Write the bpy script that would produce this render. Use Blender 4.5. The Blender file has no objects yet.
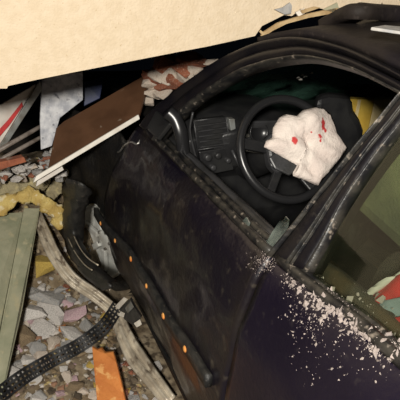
import bpy, bmesh, math, random
from mathutils import Vector, Matrix, noise
R = random.Random(7)
scene = bpy.context.scene
COL = scene.collection

# ------------------------------------------------------------------ camera
# world = car frame: x towards the car's rear, y inboard (to its right side), z up, ground z = 0
CAM = Vector((2.702, -.552, 1.679))
CR = Vector((.37225448, .92387087, .08882128)); CU = Vector((-.40161321, .07406381, .91280961)); CF = Vector((-.83673977, .37546927, -.39860933))
FPX = 542.0
cd = bpy.data.cameras.new('camera'); cam = bpy.data.objects.new('camera', cd); COL.objects.link(cam)
cam.matrix_world = Matrix((( CR.x, CU.x, -CF.x, CAM.x), (CR.y, CU.y, -CF.y, CAM.y), (CR.z, CU.z, -CF.z, CAM.z), (0, 0, 0, 1)))
cd.sensor_fit = 'HORIZONTAL'; cd.angle = 2*math.atan(200/FPX); cd.clip_start = .02
scene.camera = cam
# ------------------------------------------------------------------ night sky, the camera flash moved back behind the camera to even its falloff, exposure
w = bpy.data.worlds.new('night'); scene.world = w; w.use_nodes = True
w.node_tree.nodes['Background'].inputs[0].default_value = (.55, .7, 1, 1)
w.node_tree.nodes['Background'].inputs[1].default_value = .002
ld = bpy.data.lights.new('flash', 'AREA'); ld.shape = 'DISK'; ld.size = .22; ld.energy = 112; ld.color = (1, .95, .86)
lamp = bpy.data.objects.new('flash', ld); COL.objects.link(lamp)
lamp.location = CAM - CF*.85 + CU*.06 - CR*.16
lamp.rotation_euler = (CF*1.0 + CR*.08).to_track_quat('-Z', 'Y').to_euler()
scene.view_settings.view_transform = 'Standard'; scene.view_settings.look = 'None'
scene.view_settings.exposure = 0; scene.view_settings.gamma = 1; scene.view_settings.use_curve_mapping = False

# ------------------------------------------------------------------ helpers
def V(*a): return Vector(a)
def ray(px, py): return CF + CR*((px-200)/FPX) - CU*((py-200)/FPX)
def at(px, py, axis, val):            # survey point: sight line meets a world plane
    d = ray(px, py); i = 'xyz'.index(axis); return CAM + d*((val-CAM[i])/d[i])
def pl(px, py, n, k):
    d = ray(px, py); n = Vector(n); return CAM + d*((k-n.dot(CAM))/n.dot(d))
GN = V(0, 1, -.42); GK = .115-.42*1.03
def gh(px, py, off=0): return pl(px, py, GN, GK+off)
def lerp(a, b, t): return a+(b-a)*t
def interp(x, xs, ys):
    if x <= xs[0]: return ys[0]
    for i in range(1, len(xs)):
        if x <= xs[i]: return lerp(ys[i-1], ys[i], (x-xs[i-1])/(xs[i]-xs[i-1]))
    return ys[-1]
def smooth(t): t = max(0, min(1, t)); return t*t*(3-2*t)
def N3(v, s=1.0, o=0): return noise.noise(Vector(v)*s + V(o, o*1.7, o*.3))

def tag(o, label=None, cat=None, group=None, kind=None):
    if label: o['label'] = label
    if cat: o['category'] = cat
    if group: o['group'] = group
    if kind: o['kind'] = kind
    return o
def link(name, me, mat=None, parent=None, shade=False):
    if mat: me.materials.append(mat)
    if shade:
        for f in me.polygons: f.use_smooth = True
    o = bpy.data.objects.new(name, me); COL.objects.link(o)
    if parent:
        o.parent = parent; o.matrix_parent_inverse = WI(parent)
    return o
def WI(p):
    m = Matrix.Translation(p.location) @ p.rotation_euler.to_matrix().to_4x4()
    if p.parent: m = p.parent_world @ m if False else m
    return Matrix.Translation(-p.location) if p.type == 'EMPTY' else Matrix.Identity(4)
def mesh(name, vs, fs, mat, parent=None, shade=False):
    me = bpy.data.meshes.new(name); me.from_pydata([tuple(v) for v in vs], [], fs)
    bm = bmesh.new(); bm.from_mesh(me); bmesh.ops.recalc_face_normals(bm, faces=bm.faces); bm.to_mesh(me); bm.free()
    return link(name, me, mat, parent, shade)
def empty(name, loc):
    o = bpy.data.objects.new(name, None); COL.objects.link(o); o.location = loc; o.empty_display_size = .05; return o
def solid(o, t, off=-1):
    m = o.modifiers.new('thickness', 'SOLIDIFY'); m.thickness = t; m.offset = off; return o
def bevel(o, wd, seg=2):
    m = o.modifiers.new('bevel', 'BEVEL'); m.width = wd; m.segments = seg; m.limit_method = 'ANGLE'; return o
def grid(fn, nu, nv, keep=None):
    vs = [fn(i/nu, j/nv) for i in range(nu+1) for j in range(nv+1)]
    fs = []
    for i in range(nu):
        for j in range(nv):
            if keep is None or keep(i, j):
                a = i*(nv+1)+j; fs.append((a, a+nv+1, a+nv+2, a+1))
    return vs, fs
def sheet(name, fn, nu, nv, mat, parent=None, t=.008, keep=None, shade=True, off=-1):
    vs, fs = grid(fn, nu, nv, keep)
    me = bpy.data.meshes.new(name); me.from_pydata([tuple(v) for v in vs], [], fs)
    bm = bmesh.new(); bm.from_mesh(me)
    bmesh.ops.delete(bm, geom=[v for v in bm.verts if not v.link_faces], context='VERTS')
    bm.to_mesh(me); bm.free()
    o = link(name, me, mat, parent, shade)
    if t: solid(o, t, off)
    return o
def slab(name, pts, n, t, mat, parent=None, bev=0):      # polygon outline (3-D) pushed along n by t
    n = Vector(n).normalized(); k = len(pts)
    vs = [Vector(p) for p in pts] + [Vector(p)+n*t for p in pts]
    fs = [tuple(range(k)), tuple(range(2*k-1, k-1, -1))] + [(i, (i+1) % k, k+(i+1) % k, k+i) for i in range(k)]
    o = mesh(name, vs, fs, mat, parent)
    if bev: bevel(o, bev)
    return o
def box(name, c, ax, mat, parent=None, bev=.004):         # centre + three half-axis vectors
    c = Vector(c); a, b, d = [Vector(q) for q in ax]
    vs = [c+a*i+b*j+d*k for i in (-1, 1) for j in (-1, 1) for k in (-1, 1)]
    fs = [(0, 1, 3, 2), (4, 6, 7, 5), (0, 4, 5, 1), (2, 3, 7, 6), (0, 2, 6, 4), (1, 5, 7, 3)]
    o = mesh(name, vs, fs, mat, parent)
    if bev: bevel(o, bev)
    return o
def sweep(name, path, prof, mat, parent=None, up=V(0, 0, 1), scale=None, closed=False, shade=True, caps=True):
    path = [Vector(p) for p in path]; n = len(path); k = len(prof); vs = []; fs = []
    for i, p in enumerate(path):
        if closed: tn = path[(i+1) % n]-path[i-1]
        else: tn = path[min(i+1, n-1)]-path[max(i-1, 0)]
        tn.normalize(); u = up if isinstance(up, Vector) else up[i]
        s = tn.cross(u).normalized(); b = s.cross(tn).normalized(); sc = scale[i] if scale else 1
        for q in prof: vs.append(p + s*q[0]*sc + b*q[1]*sc)
    m = n if closed else n-1
    for i in range(m):
        for j in range(k):
            a = i*k+j; b2 = i*k+(j+1) % k; c = ((i+1) % n)*k+(j+1) % k; d = ((i+1) % n)*k+j
            fs.append((a, b2, c, d))
    if caps and not closed: fs += [tuple(range(k)), tuple(range((n-1)*k, n*k))]
    return mesh(name, vs, fs, mat, parent, shade)
def circ(r, k=10, ry=None): return [(r*math.cos(2*math.pi*i/k), (ry or r)*math.sin(2*math.pi*i/k)) for i in range(k)]
def spline(pts, n):
    pts = [Vector(p) for p in pts]; out = []; m = len(pts)-1
    for i in range(n+1):
        t = i/n*m; k = min(int(t), m-1); f = t-k
        p0, p1, p2, p3 = pts[max(k-1, 0)], pts[k], pts[k+1], pts[min(k+2, m)]
        out.append(.5*((2*p1)+(p2-p0)*f+(2*p0-5*p1+4*p2-p3)*f*f+(3*p1-p0-3*p2+p3)*f**3))
    return out
def lathe(name, c, axis, prof, mat, parent=None, k=36, shade=True):   # prof (radius, along axis)
    axis = Vector(axis).normalized(); e1 = axis.orthogonal().normalized(); e2 = axis.cross(e1); c = Vector(c)
    vs = []; fs = []; m = len(prof)
    for i in range(k):
        a = 2*math.pi*i/k
        for r, h in prof: vs.append(c+(e1*math.cos(a)+e2*math.sin(a))*r+axis*h)
    for i in range(k):
        for j in range(m-1):
            a = i*m+j; b = ((i+1) % k)*m+j; fs.append((a, b, b+1, a+1))
    return mesh(name, vs, fs, mat, parent, shade)
def hull_mesh(name, seed, dims=(1, 1, 1), n=16, cut=.75):
    r = random.Random(seed); bm = bmesh.new()
    for i in range(n):
        v = V(r.uniform(-1, 1), r.uniform(-1, 1), r.uniform(-1, 1))
        m = max(abs(v.x), abs(v.y), abs(v.z)); v = v/m*r.uniform(cut, 1)
        bm.verts.new((v.x*dims[0], v.y*dims[1], v.z*dims[2]))
    g = bmesh.ops.convex_hull(bm, input=bm.verts)
    bmesh.ops.delete(bm, geom=[x for x in bm.verts if not x.link_faces], context='VERTS')
    me = bpy.data.meshes.new(name); bm.to_mesh(me); bm.free(); return me

# ------------------------------------------------------------------ materials
def mat(name, c1, c2=None, scale=8, rough=.7, metal=0, bump=0, bscale=40, coat=0, c3=None, s3=30, lo=.4, hi=.62, lo3=.58, hi3=.66, detail=6, spec=.5):
    m = bpy.data.materials.new(name); m.use_nodes = True; nt = m.node_tree; b = nt.nodes['Principled BSDF']
    b.inputs['Roughness'].default_value = rough; b.inputs['Metallic'].default_value = metal
    b.inputs['Coat Weight'].default_value = coat; b.inputs['Coat Roughness'].default_value = .12
    b.inputs['Specular IOR Level'].default_value = spec
    b.inputs['Base Color'].default_value = (*c1, 1)
    tc = nt.nodes.new('ShaderNodeTexCoord')
    def layer(prev, col, sc, lo, hi, off):
        mp = nt.nodes.new('ShaderNodeMapping'); mp.inputs['Location'].default_value = (off, off*.7, off*1.3)
        nt.links.new(tc.outputs['Object'], mp.inputs[0])
        n = nt.nodes.new('ShaderNodeTexNoise'); n.inputs['Scale'].default_value = sc; n.inputs['Detail'].default_value = detail
        nt.links.new(mp.outputs[0], n.inputs['Vector'])
        mr = nt.nodes.new('ShaderNodeMapRange'); mr.inputs[1].default_value = lo; mr.inputs[2].default_value = hi
        nt.links.new(n.outputs[0], mr.inputs[0])
        mx = nt.nodes.new('ShaderNodeMix'); mx.data_type = 'RGBA'
        nt.links.new(mr.outputs[0], mx.inputs[0])
        if prev is None: mx.inputs[6].default_value = (*c1, 1)
        else: nt.links.new(prev, mx.inputs[6])
        mx.inputs[7].default_value = (*col, 1); return mx.outputs[2], mr.outputs[0]
    out = None; f2 = None
    if c2: out, f2 = layer(None, c2, scale, lo, hi, 0)
    if c3: out, f3 = layer(out, c3, s3, lo3, hi3, 5)
    if out: nt.links.new(out, b.inputs['Base Color'])
    if bump:
        n = nt.nodes.new('ShaderNodeTexNoise'); n.inputs['Scale'].default_value = bscale; n.inputs['Detail'].default_value = 5
        nt.links.new(tc.outputs['Object'], n.inputs['Vector'])
        bp = nt.nodes.new('ShaderNodeBump'); bp.inputs['Strength'].default_value = bump; bp.inputs['Distance'].default_value = .01
        nt.links.new(n.outputs[0], bp.inputs['Height']); nt.links.new(bp.outputs[0], b.inputs['Normal'])
    return m
def glass(name, tint, rough=.04, fac=.1, dirt=(.2, .2, .15), damt=.12, dscale=6):
    m = bpy.data.materials.new(name); m.use_nodes = True; nt = m.node_tree; nt.nodes.clear()
    o = nt.nodes.new('ShaderNodeOutputMaterial'); t = nt.nodes.new('ShaderNodeBsdfTransparent'); g = nt.nodes.new('ShaderNodeBsdfGlossy')
    d = nt.nodes.new('ShaderNodeBsdfDiffuse'); d.inputs[0].default_value = (*dirt, 1)
    t.inputs[0].default_value = (*tint, 1); g.inputs['Roughness'].default_value = rough
    m1 = nt.nodes.new('ShaderNodeMixShader'); m1.inputs[0].default_value = fac
    nt.links.new(t.outputs[0], m1.inputs[1]); nt.links.new(g.outputs[0], m1.inputs[2])
    tc = nt.nodes.new('ShaderNodeTexCoord'); n = nt.nodes.new('ShaderNodeTexNoise'); n.inputs['Scale'].default_value = dscale; n.inputs['Detail'].default_value = 8
    nt.links.new(tc.outputs['Object'], n.inputs['Vector'])
    mr = nt.nodes.new('ShaderNodeMapRange'); mr.inputs[1].default_value = .35; mr.inputs[2].default_value = .8; mr.inputs[4].default_value = damt*2
    nt.links.new(n.outputs[0], mr.inputs[0])
    m2 = nt.nodes.new('ShaderNodeMixShader'); nt.links.new(mr.outputs[0], m2.inputs[0])
    nt.links.new(m1.outputs[0], m2.inputs[1]); nt.links.new(d.outputs[0], m2.inputs[2]); nt.links.new(m2.outputs[0], o.inputs[0])
    return m
M = {}
M['plaster'] = mat('wall_plaster', (.66, .545, .40), (.62, .505, .36), 30, .95, 0, .35, 120, c3=(.48, .36, .22), s3=110, lo3=.66, hi3=.74, spec=.1)
M['core'] = mat('wall_core', (.33, .22, .14), (.16, .1, .07), 25, .95, 0, .6, 60)
M['paint'] = mat('navy_paint', (.0045, .0032, .008), (.014, .011, .009), 5, .36, 0, .25, 60, .25, c3=(.055, .046, .035), s3=26, lo=.42, hi=.72, lo3=.60, hi3=.80)
M['paint_clean'] = mat('navy_paint_clean', (.0035, .002, .0095), (.0065, .0042, .0125), 4, .36, 0, .15, 60, .15, c3=(.022, .018, .022), s3=45, lo=.42, hi=.75, lo3=.62, hi3=.82)
M['paint_rough'] = mat('scraped_black', (.004, .004, .0045), (.012, .010, .008), 9, .5, 0, .6, 50, 0, c3=(.04, .034, .026), s3=40, lo3=.62, hi3=.8)
M['rubber'] = mat('black_rubber', (.012, .012, .012), (.03, .028, .025), 30, .55, 0, .3, 90, c3=(.12, .10, .08), s3=60, lo3=.63, hi3=.75)
M['seal'] = mat('window_seal', (.008, .008, .009), (.035, .032, .027), 25, .4, 0, .2, 80, c3=(.20, .17, .14), s3=55, lo3=.6, hi3=.72)
M['trim'] = mat('black_plastic', (.012, .012, .013), (.02, .02, .02), 14, .42, 0, .1, 120)
M['trim2'] = mat('grey_plastic', (.035, .035, .037), (.02, .02, .02), 14, .4, 0, .1, 120)
M['wheelrim'] = mat('steering_rim', (.014, .014, .015), None, 1, .3)
M['steel'] = mat('bright_metal', (.55, .54, .52), (.25, .22, .18), 18, .35, .8, .1, 60)
M['alloy'] = mat('wheel_cover', (.60, .61, .58), (.46, .45, .41), 9, .4, .1, .1, 60)
M['airbag'] = mat('airbag_cloth', (.70, .62, .56), (.62, .53, .48), 16, .9, 0, .4, 90, spec=.1)
M['blood'] = mat('blood', (.55, .01, .012), (.35, .005, .006), 40, .5)
M['foilboard'] = mat('mottled_board', (.40, .41, .45), (.66, .66, .68), 26, .6, 0, .4, 60, c3=(.14, .14, .17), s3=38, lo3=.6, hi3=.7)
M['brown'] = mat('brown_panel', (.115, .055, .028), (.085, .04, .02), 9, .5, 0, .1, 60, c3=(.30, .24, .18), s3=30, lo3=.68, hi3=.8)
M['white'] = mat('white_edge', (.80, .76, .68), (.66, .60, .52), 15, .6)
M['offwhite'] = mat('white_board', (.70, .66, .60), (.58, .52, .46), 12, .7)
M['red'] = mat('red_stripe', (.55, .03, .03), (.42, .03, .03), 20, .6)
M['greymetal'] = mat('grey_profile', (.26, .27, .26), (.16, .15, .13), 18, .45, .4)
M['pipe'] = mat('pipe', (.26, .22, .19), (.14, .11, .09), 20, .5)
M['brick'] = mat('brick', (.36, .12, .06), (.24, .075, .04), 16, .95, 0, .6, 60, c3=(.55, .42, .32), s3=14, lo3=.58, hi3=.68)
M['plasterbit'] = mat('plaster_bit', (.62, .54, .46), (.48, .40, .32), 18, .95, 0, .5, 60, c3=(.36, .16, .10), s3=12, lo3=.6, hi3=.7)
M['chalk'] = mat('chalk', (.66, .62, .58), (.46, .43, .40), 14, .95, 0, .5, 50)
M['greychunk'] = mat('grey_chunk', (.30, .30, .30), (.45, .42, .38), 16, .95, 0, .6, 50)
M['pinkchunk'] = mat('pink_chunk', (.42, .26, .30), (.55, .42, .42), 14, .95, 0, .4, 50)
M['tanchunk'] = mat('tan_chunk', (.34, .25, .15), (.20, .14, .08), 16, .95, 0, .6, 50)
M['darkchunk'] = mat('dark_chunk', (.06, .045, .03), (.11, .08, .05), 16, .95, 0, .6, 50)
M['ochre'] = mat('ochre_bit', (.52, .38, .09), (.40, .26, .06), 16, .95, 0, .5, 50)
M['wool'] = mat('mineral_wool', (.60, .46, .17), (.45, .31, .10), 14, .98, 0, .9, 70, c3=(.74, .66, .45), s3=34, lo3=.55, hi3=.7, spec=.05)
M['wool2'] = mat('dusty_wool', (.36, .31, .19), (.25, .21, .13), 14, .98, 0, .9, 70, c3=(.50, .42, .22), s3=30, lo3=.55, hi3=.7, spec=.05)
M['green'] = mat('green_board', (.36, .35, .24), (.25, .26, .17), 6, .7, 0, .3, 40, c3=(.42, .38, .24), s3=22, lo3=.56, hi3=.7)
M['strip'] = mat('bent_strip', (.34, .29, .22), (.52, .46, .36), 14, .35, .1, .4, 40, c3=(.14, .11, .08), s3=22, lo3=.55, hi3=.68)
M['perf'] = mat('perforated_plastic', (.006, .0065, .008), (.012, .012, .013), 20, .6)
M['orange'] = mat('orange_wood', (.62, .22, .05), (.50, .16, .035), 10, .75, 0, .3, 60, c3=(.72, .36, .12), s3=30)
M['dirt'] = mat('rubble_dirt', (.17, .125, .075), (.30, .24, .16), 12, .98, 0, 1, 30, c3=(.07, .05, .03), s3=24, lo3=.5, hi3=.62)
M['ground'] = mat('ground', (.10, .085, .07), (.16, .13, .10), 5, .95, 0, .5, 30)
M['clip'] = mat('orange_clip', (.80, .20, .03), (.72, .36, .10), 22, .5)
M['frame'] = mat('frame_black', (.0035, .003, .005), (.009, .0075, .008), 8, .45, 0, .15, 60, c3=(.03, .026, .022), s3=40, lo3=.64, hi3=.8, spec=.3)
M['roof'] = mat('dusty_roof', (.010, .008, .010), (.018, .014, .012), 6, .65, 0, .3, 50, c3=(.05, .04, .035), s3=40, lo3=.62, hi3=.8, spec=.15)
M['darkseat'] = mat('charcoal_seat', (.010, .013, .009), (.024, .016, .008), 6, .9, 0, .4, 120)
M['seat'] = mat('olive_seat', (.12, .13, .06), (.05, .06, .03), 7, .9, 0, .4, 120)
M['brownseat'] = mat('brown_cloth', (.06, .036, .015), (.025, .026, .016), 9, .9, 0, .3, 60)
M['greystripe'] = mat('grey_stripe', (.22, .27, .29), (.17, .21, .22), 15, .7)
M['yellow'] = mat('yellow_card', (.62, .43, .07), (.48, .31, .04), 10, .7)
M['cream'] = mat('cream_card', (.68, .56, .30), (.6, .48, .24), 10, .7)
M['blue'] = mat('blue_plastic', (.02, .03, .10), (.03, .04, .07), 10, .5)
M['lath'] = mat('lath_wood', (.50, .36, .19), (.34, .22, .10), 18, .85, 0, .4, 50)
M['crumb'] = mat('plaster_crumb', (.40, .34, .31), (.28, .23, .21), 30, .95, 0, .4, 80)
M['glass'] = glass('side_glass', (.72, .78, .68), .05, .06, (.05, .055, .03), .10, 5)
M['shard'] = glass('glass_shard', (.7, .8, .75), .08, .22, (.3, .33, .3), .25, 18)
M['screen'] = glass('windscreen_glass', (.42, .52, .46), .15, .08, (.085, .19, .14), .65, 7)
M['lens'] = glass('gauge_lens', (.5, .5, .5), .05, .2, (.05, .05, .05), .1)

# ================================================================== SETTING
def gnd(u, v): return V(lerp(-5, 7, u), lerp(-5, 6, v), 0)
tag(sheet('floor', gnd, 4, 4, M['ground'], None, .1), 'dirty ground under the wrecked car', None, kind='structure')
bpy.data.objects['floor'].modifiers[0].offset = 1 if False else -1

# wall: vertical plane through two surveyed points of the broken lower edge
WA = at(0, 88, 'x', .86); WB = at(262, 33, 'x', .98)
WD = V(WB.x-WA.x, WB.y-WA.y, 0).normalized(); WN = V(WD.y, -WD.x, 0)   # WN faces the car's rear (the camera)
if WN.x < 0: WN = -WN
WK = WN.dot(WA)
def wl(px, py): return pl(px, py, WN, WK)
edge_px = [(-30, 95), (0, 88.5), (7, 88.5), (8, 86), (26, 82), (48, 77.5), (70, 73), (96, 68), (124, 62.5), (150, 57.5), (178, 52), (205, 47), (228, 42), (248, 37.5),
           (255, 36), (262, 26), (274, 20), (284, 15), (292, 16), (300, 9), (316, 8), (333, 10), (337, 14), (348, 10), (353, 13), (366, 10), (378, 10), (382, 2), (386, 10), (400, 7), (420, 3)]
low = [wl(*q) for q in edge_px]
sa = low[0]; sb = low[-1]
outline = [V(sa.x, sa.y, 0)-WD*.85, sa-WD*.75-V(0, 0, .12)] + low + [sb+WD*.3+V(0, 0, .03), sb+WD*.95-V(0, 0, .2), V((sb+WD*1.05).x, (sb+WD*1.05).y, 0), V((sb+WD*2.6).x, (sb+WD*2.6).y, 0), V((sb+WD*2.6).x, (sb+WD*2.6).y, 3.1), V((sa-WD*2.4).x, (sa-WD*2.4).y, 3.1), V((sa-WD*2.4).x, (sa-WD*2.4).y, 0)]
wall = slab('wall_front', outline, -WN, .05, M['plaster']); tag(wall, 'pale yellow plaster wall broken open along its slanting lower edge', kind='structure')
wc = slab('wall_core', [p-WN*.051+((V(0, 0, .02)) if 0 < p.z < 3 else V(0, 0, 0)) for p in outline], -WN, .12, M['core'], wall)
# torn plaster flakes and lath ends hanging at the break (parts of the wall)
def flake(pxs, off, t, m, nm):
    o = slab(nm, [wl(*q)+WN*off for q in pxs], WN, t, m, wall); return o
flake([(259, 35), (262, 31), (276, 22), (292, 17), (306, 13), (335, 7), (334, 12), (306, 17), (284, 23), (270, 30), (262, 36)], .012, .012, M['lath'], 'lath')
flake([(258, 29), (262, 32), (268, 31), (262, 36), (257, 31)], .020, .006, M['lath'], 'lath')
flake([(273, 9), (281, 7), (288, 2), (290, 5), (289, 13), (283, 14)], .010, .008, M['greychunk'], 'plaster_flake')
flake([(298, 10), (312, 6), (318, 7), (300, 13)], .016, .006, M['lath'], 'lath')
flake([(320, 9), (334, 2), (336, 8), (332, 12)], .018, .006, M['green'], 'lath')
flake([(337, 8), (347, 8), (345, 13), (339, 12)], .006, .012, M['offwhite'], 'plaster_flake')
flake([(294, 12), (303, 8), (303, 13), (297, 16)], .004, .010, M['white'], 'plaster_flake')

# ================================================================== CAR
car = empty('car', (1.3, .85, 0))
tag(car, 'dark navy car wedged under the broken wall with smashed driver window', 'car')
def zb(x): return 1.022 + .05*smooth((x-1.5)/.8)
PZ = [.155, .27, .42, .58, .80, .94, 1.0]; PY = [.125, .075, .04, .03, .04, .075, .112]
def ys(x, z):
    y = interp(z/zb(x), PZ, PY) 
    y += .02*smooth((.30-x)/1.0)
    return y
def dents(x, z, a=.008):
    return a*N3((x, 0, z), 5, 3) + a*.6*N3((x, 0, z), 13, 9)
def side(x0, x1, z0, z1, a=.008, bulge=None, slant=0):
    def f(u, v):
        za = z0(u) if callable(z0) else z0
        zt = z1
        x = lerp(x0, x1, u)
        top = zb(x) if zt is None else zt
        z = lerp(za, top, v)
        x2 = x + .035*(z-1.0)*(1 if x1 < 1.8 and u > .5 else (1 if x0 > 1.6 and u < .5 else 0))*abs(2*u-1)
        x2 += slant*smooth((z-.55)/.45)*((1-u) if x0 > 0 else u**3)
        y = ys(x2, z)+dents(x2, z, a)
        if bulge: y += bulge(x2, z)
        return V(x2, y, z)
    return f
# --- front door
fd = sheet('front_door', side(.34, 1.688, .245, None, .009, lambda x, z: -.03*smooth((.75-x)/.4), .20), 56, 36, M['paint'], car, .03, off=-1)
fd_in = sheet('inner_panel', lambda u, v: V(lerp(.47, 1.66, u), .19+.012*math.sin(v*9), lerp(.3, 1.0, v)), 12, 10, M['trim'], fd, .03)
# belt seals: outer wiper strip and the inner lip, with the slot between
def beltpath(x0, x1, dy, dz, n=26):
    return [V(lerp(x0, x1, i/n), ys(lerp(x0, x1, i/n), zb(lerp(x0, x1, i/n)))+dy+.004*N3((lerp(x0, x1, i/n), 0, 0), 9, 2), zb(lerp(x0, x1, i/n))+dz+.004*N3((lerp(x0, x1, i/n), 1, 0), 11, 4)) for i in range(n+1)]
RP = [(-.010, -.012), (-.012, .004), (-.005, .011), (.005, .011), (.012, .004), (.010, -.012)]
sweep('belt_seal', beltpath(.60, 1.68, .006, .004), RP, M['seal'], fd)
sweep('belt_seal', beltpath(.66, 1.66, .045, -.004), RP, M['seal'], fd)
sweep('belt_trim', beltpath(.66, 1.66, .082, -.012), [(-.016, -.03), (-.016, .006), (0, .012), (.016, .004), (.016, -.03)], M['trim2'], fd)
# side moulding and its bare clips
mpath = [at(q[0], q[1], 'y', .012) for q in ((98, 211), (105, 222), (117, 240), (130, 258), (146, 285), (163, 315), (185, 348), (206, 382))]
mp = spline(mpath, 40)
mp = [V(p.x, ys(p.x, p.z)+.35*dents(p.x, p.z, .009)-.03*smooth((.75-p.x)/.4)-.008, p.z) for p in mp]
mo = sweep('side_moulding', mp, [(-.006, -.022), (-.012, -.012), (-.012, .012), (-.006, .022), (.012, .022), (.012, -.022)], M['rubber'], fd, up=V(0, 0, 1))
for q in ((105.5, 223), (117, 240.5), (130.5, 259), (146, 286), (163.5, 316), (185, 349)):
    c = at(q[0], q[1], 'y', .012); c.y = ys(c.x, c.z)+.35*dents(c.x, c.z, .009)-.03*smooth((.75-c.x)/.4)-.021
    g = R.uniform(1.15, 1.6)
    o = lathe('clip', c+V(0, .010, 0), (0, -1, 0), [(0, .015), (.006*g, .014), (.009*g, .010), (.0065*g, .006), (.012*g, .002), (.012*g, -.003), (0, -.003)], M['clip'], mo, 8, False)
# mirror mount triangle and torn wire at the front upper corner of the door
slab('mirror_mount', [gh(150, 130), gh(161, 141), gh(174, 125), gh(160, 112)], (0, 1, -.42), -.02, M['trim'], fd, .006)
wp = spline([at(112, 152, 'y', .08), at(119, 152, 'y', .05), at(124, 146, 'y', .05), at(131, 142, 'y', .06), at(137, 144, 'y', .07), at(141, 139, 'y', .09)], 24)
sweep('torn_wire', wp, circ(.0045, 6), M['steel'], fd)
# --- rear door
rd = sheet('rear_door', side(1.708, 2.62, .245, None, .004), 40, 30, M['paint_clean'], car, .03, off=-1)
sweep('belt_seal', beltpath(1.72, 2.6, .006, .004), RP, M['seal'], rd)
sweep('belt_seal', beltpath(1.74, 2.58, .030, .0), RP, M['seal'], rd)
sheet('inner_panel', lambda u, v: V(lerp(1.74, 2.58, u), .20+.012*math.sin(v*9), lerp(.3, 1.04, v)), 10, 10, M['brownseat'], rd, .03)
# --- rear quarter with wheel arch, front fender with wheel arch
def archkeep(x0, x1, z0, z1, nu, nv, cx, cz, rr):
    def k(i, j):
        x = lerp(x0, x1, (i+.5)/nu); z = lerp(z0, z1, (j+.5)/nv); return math.hypot(x-cx, z-cz) > rr
    return k
sheet('rear_quarter', side(2.63, 3.75, .245, 1.05, .003), 44, 32, M['paint_clean'], car, .02, keep=archkeep(2.63, 3.75, .245, 1.05, 44, 32, 2.78, .30, .34), off=-1)
def fb(x, z):
    s = smooth((.36-x)/.60); return -.15*s*(1+.35*N3((x, 0, z), 5, 6)) + .05*N3((x, 0, z), 7, 1)*smooth((.40-x)/.5)
sheet('front_fender', side(-.72, .335, .20, .93, .012, fb, .20), 60, 40, M['paint_rough'], car, .012, keep=archkeep(-.72, .335, .20, .93, 60, 40, .15, .24, .255), off=-1)
# crumpled fender top edge rolling over onto the bonnet
sheet('bonnet', lambda u, v: V(lerp(-.78, .46, u), lerp(.22, 1.50, v), .955+.09*math.sin(math.pi*v)*lerp(.6, 1, u)+.02*N3((u*3, v*3, 0), 2.2, 2)+.02*smooth(u)), 24, 24, M['paint_rough'], car, .012)
sheet('front_bumper', lambda u, v: V(-.74-.16*math.sin(math.pi*u)+.04*N3((u*4, v*3, 1), 1.5), lerp(-.05, 1.65, u), lerp(.22, .98, v)), 30, 14, M['paint_rough'], car, .02)
# wheel well liner
lathe('wheel_well', (.08, .20, .30), (0, 1, 0), [(.365, -.05), (.365, .2), (.30, .22), (0, .22)], M['rubber'], car, 32)
lathe('wheel_well', (2.78, .14, .30), (0, 1, 0), [(.365, -.05), (.365, .2), (.30, .22), (0, .22)], M['rubber'], car, 32)
# --- wheels
def wheel(c, ax):
    ax = Vector(ax).normalized(); e1 = V(0, 0, 1).cross(ax).normalized(); e2 = V(0, 0, 1); c = Vector(c)
    w = lathe('wheel', c, ax, [(.19, -.075), (.255, -.088), (.285, -.07), (.292, -.04), (.288, -.036), (.292, -.03), (.292, .03), (.288, .036), (.292, .04), (.285, .07), (.262, .092), (.225, .098), (.205, .085), (.198, .06)], M['rubber'], car, 40)
    lathe('rim', c, ax, [(.207, .088), (.203, .100), (.192, .094), (.182, .060), (.16, .045), (.10, .040), (.06, .062), (.035, .068), (0, .068)], M['alloy'], w, 40)
    for k in range(7):
        a = 2*math.pi*k/7+.3; d = e1*math.cos(a)+e2*math.sin(a); e = -e1*math.sin(a)+e2*math.cos(a)
        box('spoke', c+ax*.068+d*.12, (d*.066, e*.017, ax*.012), M['alloy'], w, .006)
    for k in range(5):
        a = 2*math.pi*k/5; lathe('wheel_bolt', c+(e1*math.cos(a)+e2*math.sin(a))*.05+ax*.062, ax, [(.009, 0), (.009, .014), (0, .016)], M['steel'], w, 6, False)
    return w
wheel((.16, .105, .292), (.40, -.92, .0)); wheel((2.78, .10, .292), (0, -1, 0)); wheel((.10, 1.58, .292), (0, 1, 0)); wheel((2.78, 1.58, .292), (0, 1, 0))
# --- sill
sheet('sill', lambda u, v: V(lerp(.40, 2.45, u), lerp(.085, .20, v)+.02*math.sin(v*3), lerp(.26, .13, v)), 30, 6, M['paint_rough'], car, .02)
# --- greenhouse: A pillar and roof rail as one bent band, made of frame + seal + roof side
O = [(141, 124), (150, 113), (162, 102), (182, 86), (215, 63), (245, 47.5), (270, 40), (300, 37), (340, 45), (375, 59), (410, 77), (450, 104)]
I = [(155, 142), (163, 131), (174, 120), (200, 97), (238, 74), (262, 65), (286, 60), (312, 59), (350, 69), (385, 86), (415, 103), (452, 126)]
def band(name, A, B, bul, th, m, parent, k=8, n=44):
    a = spline([gh(*q) for q in A], n); b = spline([gh(*q) for q in B], n); nn = V(0, -1, .42).normalized(); vs = []; fs = []
    W = 2*(k+1)
    for i in range(n+1):
        for j in range(k+1):
            t = j/k; bb = bul(t) + .003*N3(a[i]+V(t*.1, 0, 0), 14, 2); vs.append(lerp(a[i], b[i], t)+nn*bb)
        for j in range(k, -1, -1): vs.append(lerp(a[i], b[i], j/k)-nn*th)
    for i in range(n):
        for j in range(W):
            a0 = i*W+j; a1 = i*W+(j+1) % W; fs.append((a0, a1, a1+W, a0+W))
    fs += [tuple(range(W)), tuple(range(n*W, n*W+W))]
    o = mesh(name, vs, fs, m, parent, True); return o
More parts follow.
